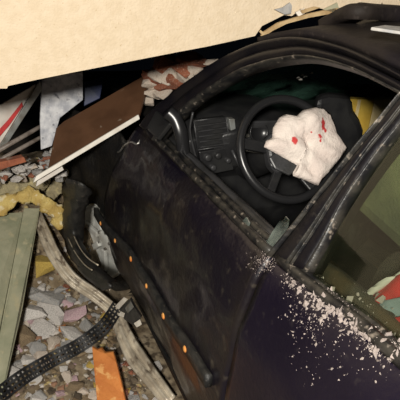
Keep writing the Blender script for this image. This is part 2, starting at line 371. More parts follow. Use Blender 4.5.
def midpx(a, b, t): return [(lerp(p[0], q[0], t), lerp(p[1], q[1], t)) for p, q in zip(a, b)]
band('a_pillar', O, midpx(O, I, .42), lambda t: .022*math.sin(math.pi*min(1, t*1.0)), .05, M['frame'], car)
band('door_frame', midpx(O, I, .46), midpx(O, I, .86), lambda t: .006+.010*math.sin(math.pi*t), .03, M['frame'], fd)
band('frame_seal', midpx(O, I, .84), I, lambda t: .004+.006*math.sin(math.pi*t), .035, M['seal'], fd, 5)
# B pillar: front-door frame, rear-door frame with seals between
BL = [(268, 256), (297, 221), (327, 185), (362, 142), (400, 96), (422, 70)]
BR = [(311, 272), (328, 241), (346, 206), (372, 167), (402, 128), (440, 82)]
band('b_pillar', midpx(BL, BR, .10), midpx(BL, BR, .50), lambda t: .004+.006*math.sin(math.pi*t), .06, M['frame'], car, 5, 20)
for t0, t1, mm, bu in ((.0, .10, 'seal', .014), (.47, .53, 'seal', .016), (.60, .65, 'seal', .018), (.88, 1.0, 'seal', .014)):
    band('pillar_seal', midpx(BL, BR, t0), midpx(BL, BR, t1), lambda t, bu=bu: bu*.4+bu*.6*math.sin(math.pi*t), .02, M[mm], rd if t0 > .45 else fd, 4, 20)
band('rear_door_frame', midpx(BL, BR, .52), midpx(BL, BR, .9), lambda t: .006+.006*math.sin(math.pi*t), .05, M['frame'], rd, 5, 20)
# rear side glass
g0, g1 = gh(308, 276), gh(436, 84)
rg = sheet('window_glass', lambda u, v: lerp(lerp(g0, V(2.55, g0.y+.006, g0.z+.02), u), lerp(g1, V(2.45, g1.y, g1.z-.01), u), v)+V(0, .012-.02*math.sin(math.pi*v), 0), 12, 12, M['glass'], rd, 0)
# rear rail, C pillar
def rq(x, z): return V(x, GK+.42*z, z)
sweep('roof_rail', [rq(1.92, 1.475), rq(2.1, 1.475), rq(2.45, 1.44), rq(2.8, 1.30), rq(3.05, 1.08)], [(-.02, -.035), (-.02, .035), (.02, .035), (.02, -.035)], M['paint'], car, up=V(0, -1, .42))
# roof
def roof(u, v):
    e = [gh(*q) for q in ((258, 44), (270, 40), (285, 38), (300, 37), (320, 40), (340, 45), (375, 59), (410, 77))] + [rq(2.1, 1.50), rq(2.45, 1.455)]
    t = v*(len(e)-1); k = min(int(t), len(e)-2); L = lerp(e[k], e[k+1], t-k)
    Rr = V(L.x, 1.70-L.y, L.z)
    p = lerp(L, Rr, u); s = math.sin(math.pi*u)
    p.z += .055*s**.8*smooth(.25+v*1.5) + .006*N3(p, 6, 1)*s; p.x -= .10*s*(1-v)**2
    return p
rf = sheet('roof', roof, 30, 30, M['roof'], car, .02)
sweep('drip_moulding', spline([roof(.05, i/12*.9)+V(0, 0, .006) for i in range(13)], 30), [(-.012, -.008), (-.008, .008), (.008, .008), (.012, -.008)], M['rubber'], rf)
# windscreen and right side
def wscreen(u, v):
    b = V(.50-.16*math.sin(math.pi*u), lerp(.15, 1.55, u), 1.045+.02*math.sin(math.pi*u)); t = roof(lerp(.0, 1, u), 0)+V(0, 0, -.02)
    p = lerp(b, t, v); p.z += .05*math.sin(math.pi*v)*math.sin(math.pi*u); return p
sheet('windscreen', wscreen, 20, 14, M['screen'], car, 0)
def mirY(p): return V(p.x, 1.70-p.y, p.z)
def rside(u, v):
    x = lerp(-.7, 3.7, u); z = lerp(.25, zb(x), v); return V(x, 1.70-ys(x, z), z)
sheet('right_side', rside, 40, 10, M['paint'], car, .03, off=-1)
sweep('right_rail', [mirY(gh(*q)) for q in O[::2]]+[mirY(rq(2.45, 1.44)), mirY(rq(3.05, 1.08))], [(-.03, -.035), (-.03, .035), (.03, .035), (.03, -.035)], M['trim'], car, up=V(0, 1, .42))
sweep('right_pillar', [V(1.74, 1.585, 1.03), V(1.80, 1.40, 1.47)], [(-.05, -.03), (-.05, .03), (.05, .03), (.05, -.03)], M['trim'], car, up=V(0, 1, 0))
# rear: back glass, boot, tail
sheet('back_glass', lambda u, v: V(lerp(2.55, 3.1, v)+.1*math.sin(math.pi*u), lerp(.28, 1.42, u)-(.0), lerp(1.47, 1.08, v)), 8, 6, M['glass'], car, 0)
sheet('boot_lid', lambda u, v: V(lerp(3.05, 3.78, v), lerp(.13, 1.57, u), 1.06+.03*math.sin(math.pi*u)-.06*v*v), 10, 8, M['paint_clean'], car, .02)
sheet('tail_panel', lambda u, v: V(3.75+.08*math.sin(math.pi*u), lerp(.06, 1.64, u), lerp(.25, 1.02, v)), 10, 8, M['paint_clean'], car, .03)
box('floor_pan', (1.5, .85, .20), (V(2.1, 0, 0), V(0, .60, 0), V(0, 0, .03)), M['trim'], car)

# --- interior: dashboard
dprof = [(.46, .55), (.44, .98), (.48, 1.085), (.56, 1.118), (.70, 1.118), (.80, 1.11), (.875, 1.06), (.86, .95), (.80, .86), (.83, .70), (.76, .55)]
dn = 40; dvs = []; dfs = []
for i in range(dn+1):
    y = lerp(.20, 1.50, i/dn); d = abs(y-.50); hump = smooth((.26-d)/.16); hp = smooth((.25-abs(y-1.15))/.2)
    cv = -.06*math.sin(math.pi*(y-.2)/1.3)
    for (x, z) in dprof: dvs.append(V(x+cv+.05*hump*(z > .9)*(x > .6)+.04*hp*(x > .6), y, z+(.035*hump+.01*hp if z > 1.05 and x > .5 else 0)))
k = len(dprof)
for i in range(dn):
    for j in range(k): dfs.append((i*k+j, i*k+(j+1) % k, (i+1)*k+(j+1) % k, (i+1)*k+j))
dfs += [tuple(range(k)), tuple(range(dn*k, dn*k+k))]
dash = mesh('dashboard', dvs, dfs, M['trim'], car, True); bevel(dash, .008)
# gauge cluster recess in front of the wheel, side vent, switch panel, radio stack
def panel(nm, c, w, h, d, m, par, bev=.006): return box(nm, c, (V(d, 0, 0), V(0, w, 0), V(.3*h, 0, h)), m, par, bev)
gc = panel('gauge_cluster', (.90, .53, 1.10), .11, .045, .008, M['trim2'], dash)
for y in (.47, .59): lathe('gauge', (.912, y, 1.10), (.95, 0, .2), [(.04, 0), (.04, .010), (.036, .010), (.035, .004), (0, .004)], M['wheelrim'], gc, 20)
def dq(px, py, o=0): return at(px, py, 'x', .885+o)
vt = slab('side_vent', [dq(194, 121), dq(226, 117), dq(230, 145), dq(198, 150)], (-1, 0, 0), .03, M['trim'], dash, .004)
for (a, b) in (((194, 121), (226, 117)), ((226, 117), (230, 145)), ((230, 145), (198, 150)), ((198, 150), (194, 121))):
    sweep('vent_frame', [dq(*a, .002), dq(*b, .002)], circ(.0028, 6), M['trim2'], vt, up=V(1, 0, 0))
for k2 in range(5):
    a = dq(197+k2*.7, 126+k2*5.2, .004); b = dq(226+k2*.7, 122+k2*5.2, .004); box('louvre', (a+b)/2, ((b-a)/2, V(.006, 0, 0), V(0, 0, .0025)), M['trim2'], vt, 0)
cp = slab('switch_panel', [dq(199, 152), dq(230, 147), dq(234, 170), dq(203, 176)], (-1, 0, 0), .03, M['trim'], dash, .004)
for (a, b, r2) in ((207, 157, .016), (217, 155, .014), (227, 160, .012), (212, 167, .013)): lathe('knob', dq(a, b), (1, 0, .1), [(r2, 0), (r2*.9, .018), (r2*.7, .02), (0, .02)], M['trim2'], cp, 12)
for pp in ([(229, 119), (235, 119), (236, 129), (231, 131)], [(245, 129), (249, 129), (250, 137), (246, 138)]):
    slab('switch', [dq(a, b, .02) for a, b in pp], (-1, 0, 0), .03, M['greymetal'], dash, .003)
for a, b in (((232, 150), (240, 168)), ((236, 148), (246, 170))): sweep('stalk', [dq(*a, .03), dq(*b, .05)], circ(.006, 8), M['trim2'], dash, up=V(1, 0, 0))
sk = panel('centre_stack', (.85, .86, .96), .11, .10, .012, M['trim2'], dash)
for k2 in range(3): lathe('knob', (.87, .79+.07*k2, .90), (1, 0, .2), [(.022, 0), (.02, .022), (0, .024)], M['trim'], sk, 14)
box('radio', (.872, .86, 1.0), (V(.006, 0, 0), V(0, .09, 0), V(.008, 0, .027)), M['wheelrim'], sk, .003)
# door-side curved corner panel of the dash (bright curved highlight)
sweep('corner_trim', spline([dq(168, 112, -.04), dq(176, 120, -.02), dq(181, 134, 0), dq(183, 150, 0), dq(184, 170, 0)], 20), circ(.026, 12, .02), M['wheelrim'], dash, up=V(1, 0, 0))
sweep('corner_trim', spline([dq(193, 112, 0), dq(190, 128, 0), dq(192, 142, 0), dq(196, 158, 0), dq(200, 176, 0)], 16), circ(.005, 8), M['trim2'], dash, up=V(1, 0, 0))
# --- steering wheel with column, stalks and the deflated airbag
SN = V(.86, -.04, .50).normalized(); SC = pl(287, 149, (1, 0, 0), 1.13)
SE = V(0, 1, 0); SE = (SE-SN*SE.dot(SN)).normalized(); SU = SN.cross(SE)
if SU.z < 0: SU = -SU
sr = .182
ring = [SC+SE*math.cos(a)*sr+SU*math.sin(a)*sr for a in [2*math.pi*i/48 for i in range(48)]]
sw = sweep('steering_wheel', ring, circ(.0165, 10), M['wheelrim'], car, up=SN, closed=True)
def sp(a, b, c=0): return SC+SE*a+SU*b+SN*c
hb = slab('hub', [sp(-.075, -.055, -.045), sp(-.05, -.085, -.045), sp(.05, -.085, -.045), sp(.075, -.055, -.045), sp(.08, .04, -.045), sp(.05, .065, -.045), sp(-.05, .065, -.045), sp(-.08, .04, -.045)], SN, .05, M['trim2'], sw, .012)
for (a0, b0, a1, b1, wd) in ((-.07, .01, -.175, .03, .02), (.07, .01, .175, .03, .02), (-.035, -.07, -.09, -.155, .016), (.035, -.07, .09, -.155, .016)):
    p0, p1 = sp(a0, b0, -.018), sp(a1, b1, -.003); d = (p1-p0); e = SN.cross(d).normalized()
    box('spoke', (p0+p1)/2, (d/2, e*wd, SN*.009), M['trim'], sw, .005)
slab('airbag_flap', [sp(-.07, -.07, .012), sp(-.02, -.10, .02), sp(.02, -.075, .03), sp(.03, -.03, .02), sp(-.05, -.01, .01), sp(-.085, -.03, .008)], SN, .012, M['trim2'], sw, .005)
lathe('column', sp(0, 0, -.04), -SN, [(.045, 0), (.055, .05), (.06, .2), (.06, .3)], M['trim'], sw, 20)
for s in (-1, 1):
    sweep('stalk', [sp(.04*s, .0, -.07), sp(.11*s, .015, -.065), sp(.165*s, .03, -.06)], circ(.008, 8), M['greymetal'] if s < 0 else M['trim'], sw, up=SN, scale=[.8, 1, 1.5])
# airbag: rumpled cloth bag, outline measured on the wheel plane
AO = [(264, 147), (266, 141), (272, 138), (273, 128), (279, 118), (286, 114), (296, 116), (303, 110), (314, 107), (323, 108), (331, 114), (335, 124), (337, 133), (348, 148), (341, 158), (333, 168), (318, 186), (306, 181), (293, 176), (298, 166), (286, 159), (275, 153)]
ap = [pl(q[0], q[1], SN, SN.dot(SC)+.045) for q in AO]
ac = sum(ap, V(0, 0, 0))/len(ap); NA = 66; NRr = 12
apq = ap+[ap[0]]; apl = [lerp(apq[int(i/NA*len(ap))], apq[int(i/NA*len(ap))+1], i/NA*len(ap) % 1) for i in range(NA)]
def bagz(p, t):
    a = (p-ac).dot(SE); b = (p-ac).dot(SU)
    z = .022*(1-t**6) + .022*math.exp(-((a-.02)**2+(b-.055)**2)/.0028) + .010*N3(p, 19, 3) + .010*abs(N3(p, 30, 8)) + .006*abs(N3(p, 60, 4)) - .012*math.exp(-((a+.10*b-.0)/.016)**2)*(b < .02)
    z += .012*math.sin((b*.8+a*.5)*95+3*N3(p, 14, 2))*(.35+.65*smooth(-b/.05))*.5
    return z
vs = [ac+SN*bagz(ac, 0)]; fs = []
for r in range(1, NRr+1):
    t = r/NRr
    for i in range(NA):
        p = lerp(ac, apl[i], t); vs.append(p+SN*(bagz(p, t)*(1 if r < NRr else .2)))
nf = len(vs)
for r in range(1, NRr+1):
    t = r/NRr
    if r == NRr: break
    for i in range(NA): p = lerp(ac, apl[i], t); vs.append(p-SN*.012)
vs.append(ac-SN*.012)
for i in range(NA):
    j = (i+1) % NA; fs.append((0, 1+i, 1+j))
    for r in range(1, NRr): a = 1+(r-1)*NA; b = a+NA; fs.append((a+i, b+i, b+j, a+j))
    for r in range(1, NRr-1): a = nf+(r-1)*NA; b = a+NA; fs.append((a+i, a+j, b+j, b+i))
    fs.append((len(vs)-1, nf+j, nf+i))
    a = 1+(NRr-1)*NA; b = nf+(NRr-2)*NA; fs.append((a+i, b+i, b+j, a+j))
bag = mesh('airbag', vs, fs, M['airbag'], sw, True); tag(bag, 'deflated white airbag with red stains')
# stains: coloured into the cloth around fixed points of the bag
am = M['airbag']; nt = am.node_tree; bs = nt.nodes['Principled BSDF']; prev = bs.inputs['Base Color'].links[0].from_socket
geo = nt.nodes.new('ShaderNodeTexCoord'); nz = nt.nodes.new('ShaderNodeTexNoise'); nz.inputs['Scale'].default_value = 60
nt.links.new(geo.outputs['Object'], nz.inputs['Vector'])
mixv = nt.nodes.new('ShaderNodeVectorMath'); mixv.operation = 'MULTIPLY_ADD'; mixv.inputs[1].default_value = (.022, .022, .022)
nt.links.new(nz.outputs['Color'], mixv.inputs[0]); nt.links.new(geo.outputs['Object'], mixv.inputs[2])
OFFP = V(.011, .011, .011)
for (px, py, rad) in ((325, 121, .011), (325, 126, .010), (328, 129, .007), (321, 136, .009), (296.5, 139.5, .011), (322, 140, .005), (313, 132, .004), (272, 134, .005)):
    c = pl(px, py, SN, SN.dot(SC)+.09)
    vd = nt.nodes.new('ShaderNodeVectorMath'); vd.operation = 'DISTANCE'; nt.links.new(mixv.outputs[0], vd.inputs[0]); vd.inputs[1].default_value = c+OFFP
    # measure the distance across the wheel plane only
    sub = nt.nodes.new('ShaderNodeVectorMath'); sub.operation = 'SUBTRACT'; nt.links.new(mixv.outputs[0], sub.inputs[0]); sub.inputs[1].default_value = c+OFFP
    cr = nt.nodes.new('ShaderNodeVectorMath'); cr.operation = 'CROSS_PRODUCT'; nt.links.new(sub.outputs[0], cr.inputs[0]); cr.inputs[1].default_value = ray(px, py).normalized()*-1 if False else SN
    ln = nt.nodes.new('ShaderNodeVectorMath'); ln.operation = 'LENGTH'; nt.links.new(cr.outputs[0], ln.inputs[0])
    mr = nt.nodes.new('ShaderNodeMapRange'); mr.inputs[1].default_value = rad*.8; mr.inputs[2].default_value = rad*1.25; mr.inputs[3].default_value = .92; mr.inputs[4].default_value = 0
    nt.links.new(ln.outputs['Value'], mr.inputs[0])
    mx = nt.nodes.new('ShaderNodeMix'); mx.data_type = 'RGBA'; nt.links.new(mr.outputs[0], mx.inputs[0]); nt.links.new(prev, mx.inputs[6]); mx.inputs[7].default_value = (.52, .012, .015, 1)
    prev = mx.outputs[2]
nt.links.new(prev, bs.inputs['Base Color'])
# --- seats
def seat(yc, m, nm, xo=0):
    s = box(nm, (1.50+xo, yc, .50), (V(.26, 0, .02), V(0, .23, 0), V(-.005, 0, .075)), m, car, .05)
    box('backrest', (1.80+xo, yc, .82), (V(.06, 0, .01), V(0, .23, 0), V(.06, 0, .27)), m, s, .05)
    h = box('headrest', (1.82+xo, yc, 1.235), (V(.15, 0, -.02), V(0, .235, 0), V(.02, 0, .125)), M['seat'], s, .045)
    for d in (-.07, .07): sweep('headrest_post', [V(1.81+xo, yc+d, 1.05), V(1.825+xo, yc+d, 1.15)], circ(.006, 8), M['steel'], h, up=V(1, 0, 0))
    return s
seat(.57, M['darkseat'], 'driver_seat'); seat(1.20, M['darkseat'], 'passenger_seat', -.02)
rs = box('rear_seat', (2.55, .86, .50), (V(.25, 0, .01), V(0, .62, 0), V(0, 0, .08)), M['brownseat'], car, .05)
box('backrest', (2.86, .86, .86), (V(.06, 0, 0), V(0, .62, 0), V(.08, 0, .30)), M['seat'], rs, .05)
# glass shard standing in the driver's window slot
slab('glass_shard', [gh(262, 250), gh(272, 232), gh(281, 219), gh(285, 216), gh(288, 219), gh(287, 226), gh(279, 243), gh(275, 256)], (0, 1, -.42), .005, M['shard'], fd)
slab('glass_shard', [gh(238, 226), gh(246, 217), gh(249, 222), gh(246, 233)], (0, 1, -.42), .005, M['shard'], fd)

# ================================================================== THINGS IN THE CAR
# yellow and cream box on the passenger side
yb = empty('cardboard_box', at(375, 128, 'x', .92))
tag(yb, 'yellow and cream cardboard box on the passenger side beyond the steering wheel', 'box')
pA, pB, pC = at(350, 99, 'x', .92), at(375, 99.5, 'x', .92), at(402, 99, 'x', .92)
dz = V(0, 0, -.30)
slab('yellow_panel', [pA, pB, pB+dz, pA+dz], (-1, .75, 0), .05, M['yellow'], yb, .004)
slab('cream_panel', [pB+V(-.004, .001, 0), pC, pC+dz, pB+V(-.004, .001, 0)+dz], (-1, .75, 0), .05, M['cream'], yb, .004)
slab('fold_strip', [lerp(pA, pB, .30)+V(.002, 0, -.002), lerp(pA, pB, .42)+V(.002, 0, -.002), lerp(pA, pB, .42)+dz+V(.002, 0, 0), lerp(pA, pB, .30)+dz+V(.002, 0, 0)], (1, 0, 0), .003, M['cream'], yb)
bgp = [(316, 99), (330, 96), (352, 98), (354, 112), (360, 121), (364, 132), (362, 150), (350, 180), (330, 215), (312, 200)]
tag(slab('black_bag', [at(a, b, 'x', 1.0) for a, b in bgp], (-1, .55, 0), .10, M['trim'], None, .025), 'black bag on the passenger side between airbag and yellow box', 'bag')
# red and grey striped sheet standing just behind the rear glass
CY = .24
def cl(px, py): return at(px, py, 'y', CY)
cl0 = empty('striped_sheet', cl(400, 350)); tag(cl0, 'red and grey striped sheet behind the rear door glass', 'cloth')
def stripe(nm, a, b, c, d, m):
    q = [cl(*a), cl(*b), cl(*c), cl(*d)]
    sheet(nm, lambda u, v: lerp(lerp(q[0], q[1], u), lerp(q[3], q[2], u), v)+V(0, .008*math.sin(u*9+v*4), 0), 12, 6, m, cl0, .006)
stripe('pale_edge', (346, 308), (452, 238), (452, 239.5), (348, 309), M['offwhite'])
stripe('red_stripe', (372, 295), (452, 242), (452, 284), (372, 305), M['red'])
stripe('grey_stripe', (349, 310), (452, 284), (452, 304), (362, 326), M['greystripe'])
stripe('red_stripe', (362, 326), (452, 304), (452, 380), (386, 352), M['red'])

# ================================================================== RUBBLE
def heap(x, y):
    h = .02 + .50*smooth((.55-x)/1.0)*smooth((.20-y)/.25) + .03*N3((x, y, 0), 4, 5) + .02*N3((x, y, 0), 11, 2)
    return max(.004, h*smooth((.16-y)/.18 if x > -.1 else 1)*smooth((y+1.12)/.5)*smooth((x+1.3)/.7)*smooth((1.6-x)/.3))
def drop(px, py):                       # sight line down to the heap
    d = ray(px, py); t = .8
    while t < 5:
        p = CAM+d*t
        if p.z <= heap(p.x, p.y): return p
        t += .008
    return p
def hv(u, v):
    x = lerp(-1.3, 1.6, u); y = lerp(-1.15, .20, v); e = min(u, 1-u, v, 1-v)
    return V(x, y, heap(x, y)*smooth(e*20)+.002)
tag(sheet('rubble_heap', hv, 120, 64, M['dirt'], None, 0), 'loose brown rubble and dirt heaped beside the front wheel', 'rubble', kind='stuff')
CH = [hull_mesh('chunk', s, (1, R.uniform(.7, 1), R.uniform(.5, .8)), 18) for s in range(14)]
def chunk(nm, p, size, m, label, cat, group=None, sd=None, flat=1.0, sink=.3):
    r = random.Random(sd); me = CH[r.randrange(14)].copy(); me.name = nm
    o = link(nm, me, m); o.location = Vector(p)+V(0, 0, size*(.75*flat-sink)); o.scale = (size, size, size*flat)
    o.rotation_euler = (r.uniform(-.4, .4), r.uniform(-.4, .4), r.uniform(0, 6.28)); tag(o, label, cat, group); return o
# the big readable lumps, one by one
big = [(45, 300, .052, 'greychunk', 'grey plaster lump at the top of the pale rubble, beside the green boards', .7),
 (32, 316, .045, 'chalk', 'white plaster lump against the lower green board', .8),
 (52, 312, .040, 'chalk', 'white plaster lump in the middle of the pale rubble', .7),
 (76, 317, .038, 'pinkchunk', 'dusky pink plaster lump beside the bent strip', .7),
 (67, 306, .022, 'pinkchunk', 'small pink plaster piece above the larger pink lump', .7),
 (42, 335, .055, 'chalk', 'largest pale flat plaster slab above the perforated strip', .5),
 (76, 338, .045, 'chalk', 'white plaster slab beside the black perforated strip', .5),
 (63, 331, .015, 'orange', 'small orange brick crumb among white plaster', .8),
 (16, 377, .030, 'chalk', 'white plaster lump at the lower end of the perforated strip', .7),
 (24, 340, .034, 'tanchunk', 'tan rubble lump touching the green boards', .9),
 (134, 342, .018, 'chalk', 'white plaster crumb lying on the bent strip', .8),
 (155, 371, .022, 'chalk', 'white plaster lump at the foot of the front door', .8),
 (136, 360, .024, 'ochre', 'yellow ochre lump next to the orange board', .7),
 (146, 364, .014, 'ochre', 'small yellow ochre crumb near the door sill', .7),
 (49, 270, .05, 'ochre', 'yellow foam lump under the insulation', .8),
 (76, 388, .020, 'tanchunk', 'brown stone left of the orange board', .8),
 (35, 382, .018, 'chalk', 'pale crumb on the brown dirt', .8),
 (95, 333, .018, 'greychunk', 'grey stone between perforated strip and bent strip', .8),
 (62, 352, .020, 'greychunk', 'grey stone touching the perforated strip', .7),
 (87, 297, .030, 'greychunk', 'grey lump tucked under the bent strip', .7)]
for i, (px, py, s, m, lab, fl) in enumerate(big): chunk('plaster_lump' if 'plaster' in lab else 'rubble_lump', drop(px, py), s*1.75, M[m], lab, 'rubble', 'rubble lumps beside the car', 100+i, fl)
CN = {'chalk': ('small white plaster bit',), 'greychunk': ('small grey stone bit',), 'tanchunk': ('small tan rubble bit',), 'darkchunk': ('small dark brown clod',), 'brick': ('small red brick crumb',), 'ochre': ('small yellow ochre bit',), 'plasterbit': ('small cream plaster bit',), 'pinkchunk': ('small pink plaster bit',)}
extra = [(30, 296, .036, 'greychunk'), (60, 292, .034, 'greychunk'), (86, 328, .030, 'greychunk'), (58, 322, .034, 'chalk'), (38, 352, .034, 'greychunk'), (28, 362, .030, 'chalk'), (96, 318, .026, 'greychunk'), (52, 345, .032, 'plasterbit'), (90, 342, .024, 'chalk'), (70, 300, .030, 'greychunk'), (22, 328, .030, 'plasterbit'), (66, 345, .026, 'greychunk')]
where = ['next to the green boards under the grey lump', 'behind the pink lump', 'right of the pink lump', 'left of the pink lump', 'above the low end of the perforated strip', 'by the lower end of the green boards', 'close under the bent strip', 'between two white slabs', 'at the perforated strip near the orange board', 'behind the small pink piece', 'against the green board edge', 'touching the middle of the perforated strip']
for i, (px, py, s, m) in enumerate(extra): chunk('rubble_lump', drop(px, py), s*1.25, M[m], {'greychunk': 'grey', 'chalk': 'white', 'plasterbit': 'cream'}[m]+' rubble lump '+where[i], 'rubble', 'rubble lumps beside the car', 200+i, .75)
kinds = ['chalk', 'greychunk', 'tanchunk', 'darkchunk', 'brick', 'ochre', 'plasterbit', 'pinkchunk', 'tanchunk', 'greychunk', 'chalk', 'tanchunk']
for i in range(330):
    px, py = R.uniform(-8, 178), R.uniform(288, 412)
    p = drop(px, py)
    if p.y > .05: continue
    if 20 < px < 95 and 290 < py < 350 and R.random() < .5: mk = R.choice(['chalk', 'greychunk', 'chalk'])
    else: mk = R.choice(kinds)
    chunk('rubble_bit', p, R.choice((.009, .012, .016, .022, .030))*R.uniform(.8, 1.2), M[mk], CN[mk][0]+' scattered on the ground beside the car', 'rubble', 'small bits: '+CN[mk][0], 300+i, .8)
# upper-left rubble under the wall: pale crumbs
for i in range(110):
    px, py = R.uniform(-6, 64), R.uniform(144, 182)
    if py < 176-px*.42: continue
    p = at(px, py, 'x', R.uniform(.10, .20)); mk = R.choice(['chalk', 'chalk', 'chalk', 'greychunk', 'chalk', 'plasterbit', 'brick']); chunk('brick_bit' if mk == 'brick' else 'plaster_bit', p, R.uniform(.014, .030), M[mk], CN[mk][0]+' piled under the wall edge above the insulation', 'rubble', 'bits under the wall edge: '+CN[mk][0], 600+i, .9)
# fine grit nobody could count
gv = []; gf = []
for i in range(4200):
    px, py = R.uniform(-10, 180), R.uniform(270, 412); p = drop(px, py)
    if p.y > .06: continue
    s = R.uniform(.002, .008); b = len(gv)
    for k2 in range(4): gv.append(p+V(R.uniform(-1, 1), R.uniform(-1, 1), R.uniform(-.3, 1.2))*s)
    gf += [(b, b+1, b+2), (b, b+2, b+3), (b, b+3, b+1), (b+1, b+3, b+2)]
M['grit'] = mat('grit', (.40, .33, .22), (.12, .085, .05), 60, .95, c3=(.62, .56, .48), s3=90, lo3=.5, hi3=.56)
tag(mesh('grit', gv, gf, M['grit']), 'fine pale grit sprinkled over the rubble', 'grit', kind='stuff')

# loose broken bits covering the whole heap, far too many to count
def scatter_mat():
    m = mat('mixed_rubble', (.3, .25, .2), None, 8, .95, 0, .5, 60); nt = m.node_tree; g = nt.nodes.new('ShaderNodeNewGeometry'); cr = nt.nodes.new('ShaderNodeValToRGB'); cr.color_ramp.interpolation = 'CONSTANT'
    cols = [(.16, .11, .06), (.34, .27, .18), (.50, .46, .42), (.10, .075, .05), (.30, .29, .28), (.26, .14, .085), (.22, .16, .09), (.40, .31, .14), (.40, .36, .30), (.14, .10, .07)]
    while len(cr.color_ramp.elements) < len(cols): cr.color_ramp.elements.new(.5)
    for i, c in enumerate(cols): cr.color_ramp.elements[i].position = i/len(cols); cr.color_ramp.elements[i].color = (*c, 1)
    nt.links.new(g.outputs['Random Per Island'], cr.inputs[0]); nt.links.new(cr.outputs[0], nt.nodes['Principled BSDF'].inputs['Base Color']); return m
sv = []; sf = []
for i in range(2600):
    x = R.uniform(-.5, 1.5); y = R.uniform(-1.1, .06); z = heap(x, y)
    if z < .005 and R.random() < .6: continue
    me = CH[R.randrange(14)]; sc = R.choice((.005, .007, .009, .012, .017, .024 if y < -.6 else .012)); rz = Matrix.Rotation(R.uniform(0, 6.28), 3, 'Z') @ Matrix.Rotation(R.uniform(-.6, .6), 3, 'X'); b = len(sv)
    for v in me.vertices: sv.append(V(x, y, z+sc*.25)+(rz @ v.co)*sc)
    for f in me.polygons: sf.append(tuple(b+k3 for k3 in f.vertices))
me = bpy.data.meshes.new('rubble_scatter'); me.from_pydata([tuple(v) for v in sv], [], sf)
tag(link('rubble_scatter', me, scatter_mat()), 'mixed broken bits strewn all over the rubble heap', 'rubble', kind='stuff')

# green painted boards leaning on the heap
def board(pxs, nm, lab, t, m, group=None, depth=None):
    q = [CAM+ray(a, b).normalized()*d for (a, b, d) in pxs]; n = (q[1]-q[0]).cross(q[2]-q[0]).normalized()
    if n.dot(CF) < 0: n = -n
    o = slab(nm, q, n, t, m, None, .003); return o
def dep(p): return (p-CAM).length
dT = dep(at(30, 215, 'z', .42)); dB = dep(at(5, 385, 'z', .10))
b1 = board([(24, 208, dT), (40, 208, dT), (22, 310, lerp(dT, dB, .6)), (2, 398, dB), (-12, 398, dB), (4, 310, lerp(dT, dB, .6))], 'green_board', '', .018, M['green'])
tag(b1, 'narrow pale green board leaning beside the rubble, next to the wide one', 'board', 'green boards')
b2 = board([(-12, 214, dT-.02), (23, 212, dT-.02), (3, 312, lerp(dT, dB, .6)-.02), (-14, 400, dB-.02), (-40, 400, dB-.02)], 'green_board', '', .018, M['green'])
tag(b2, 'wide pale green board at the left edge, leaning under the insulation', 'board', 'green boards')
# yellow mineral wool draped over the boards' top
def woolsheet(nm, pts, wd, lab, seed, dd, m='wool'):
    P = spline([CAM+ray(a, b).normalized()*d for (a, b, d) in pts], 36)
    prof = []
    K = 14
    vs = []; fs = []
    for i, p in enumerate(P):
        tn = (P[min(i+1, 36)]-P[max(i-1, 0)]).normalized(); s = tn.cross(CF).normalized(); b = s.cross(tn).normalized()
        for k3 in range(K):
            a = 2*math.pi*k3/K; wv = interp(i/36, [0, .1, .5, .9, 1], [.3, .9, 1, .9, .35])*wd
            q = p+s*math.cos(a)*wv+b*math.sin(a)*wv*.55; q += (q-p)*(.6*N3(q, 22, seed)+.5*N3(q, 55, seed)+.3*N3(q, 120, seed)); vs.append(q)
    for i in range(36):
        for k3 in range(K): fs.append((i*K+k3, i*K+(k3+1) % K, (i+1)*K+(k3+1) % K, (i+1)*K+k3))
    fs += [tuple(range(K)), tuple(range(36*K, 37*K))]
    o = mesh(nm, vs, fs, M[m], None, True); tag(o, lab, 'insulation', 'yellow insulation'); return o
woolsheet('insulation_roll', [(-6, 218, dT-.08), (4, 205, dT-.08), (20, 196, dT-.08), (36, 196, dT-.07), (48, 205, dT-.05), (58, 214, dT-.03), (59, 230, dT-.02)], .036, 'yellow insulation draped over the top of the green boards', 3, 0)
woolsheet('insulation_piece', [(-5, 196, dT+.02), (12, 188, dT+.02), (30, 182, dT+.02), (50, 178, dT+.03)], .06, 'dusty insulation lump lying behind the draped yellow piece', 8, 0, 'wool2')
woolsheet('insulation_piece', [(46, 206, dT+.02), (57, 186, dT+.05), (63, 166, dT+.08)], .032, 'upright dusty insulation strip next to the black fender', 12, 0, 'wool2')
# bent pale strip torn from the car
sp_px = [(38, 214, .40), (44, 232, .37), (55, 256, .32), (72, 279, .25), (96, 296, .17), (114, 312, .12), (124, 334, .09), (134, 354, .06), (150, 376, .05), (170, 402, .04)]
P = spline([at(a, b, 'z', z) for (a, b, z) in sp_px], 60)
prof = [(-.028, 0), (-.023, .016), (-.017, .016), (-.012, .002), (-.006, .002), (-.001, .020), (.006, .020), (.010, .004), (.016, .004), (.020, .012), (.026, .004), (.026, -.004), (0, -.004)]
st = sweep('bent_strip', P, prof, M['strip'], None, up=(CAM-P[30]).normalized(), scale=[interp(i/60, [0, .15, .5, .62, .8, 1], [.8, 1.25, 1.15, 1.3, 1.7, 1.2]) for i in range(61)])
tag(st, 'bent grey trim strip curving from the insulation to the car door', 'trim strip')
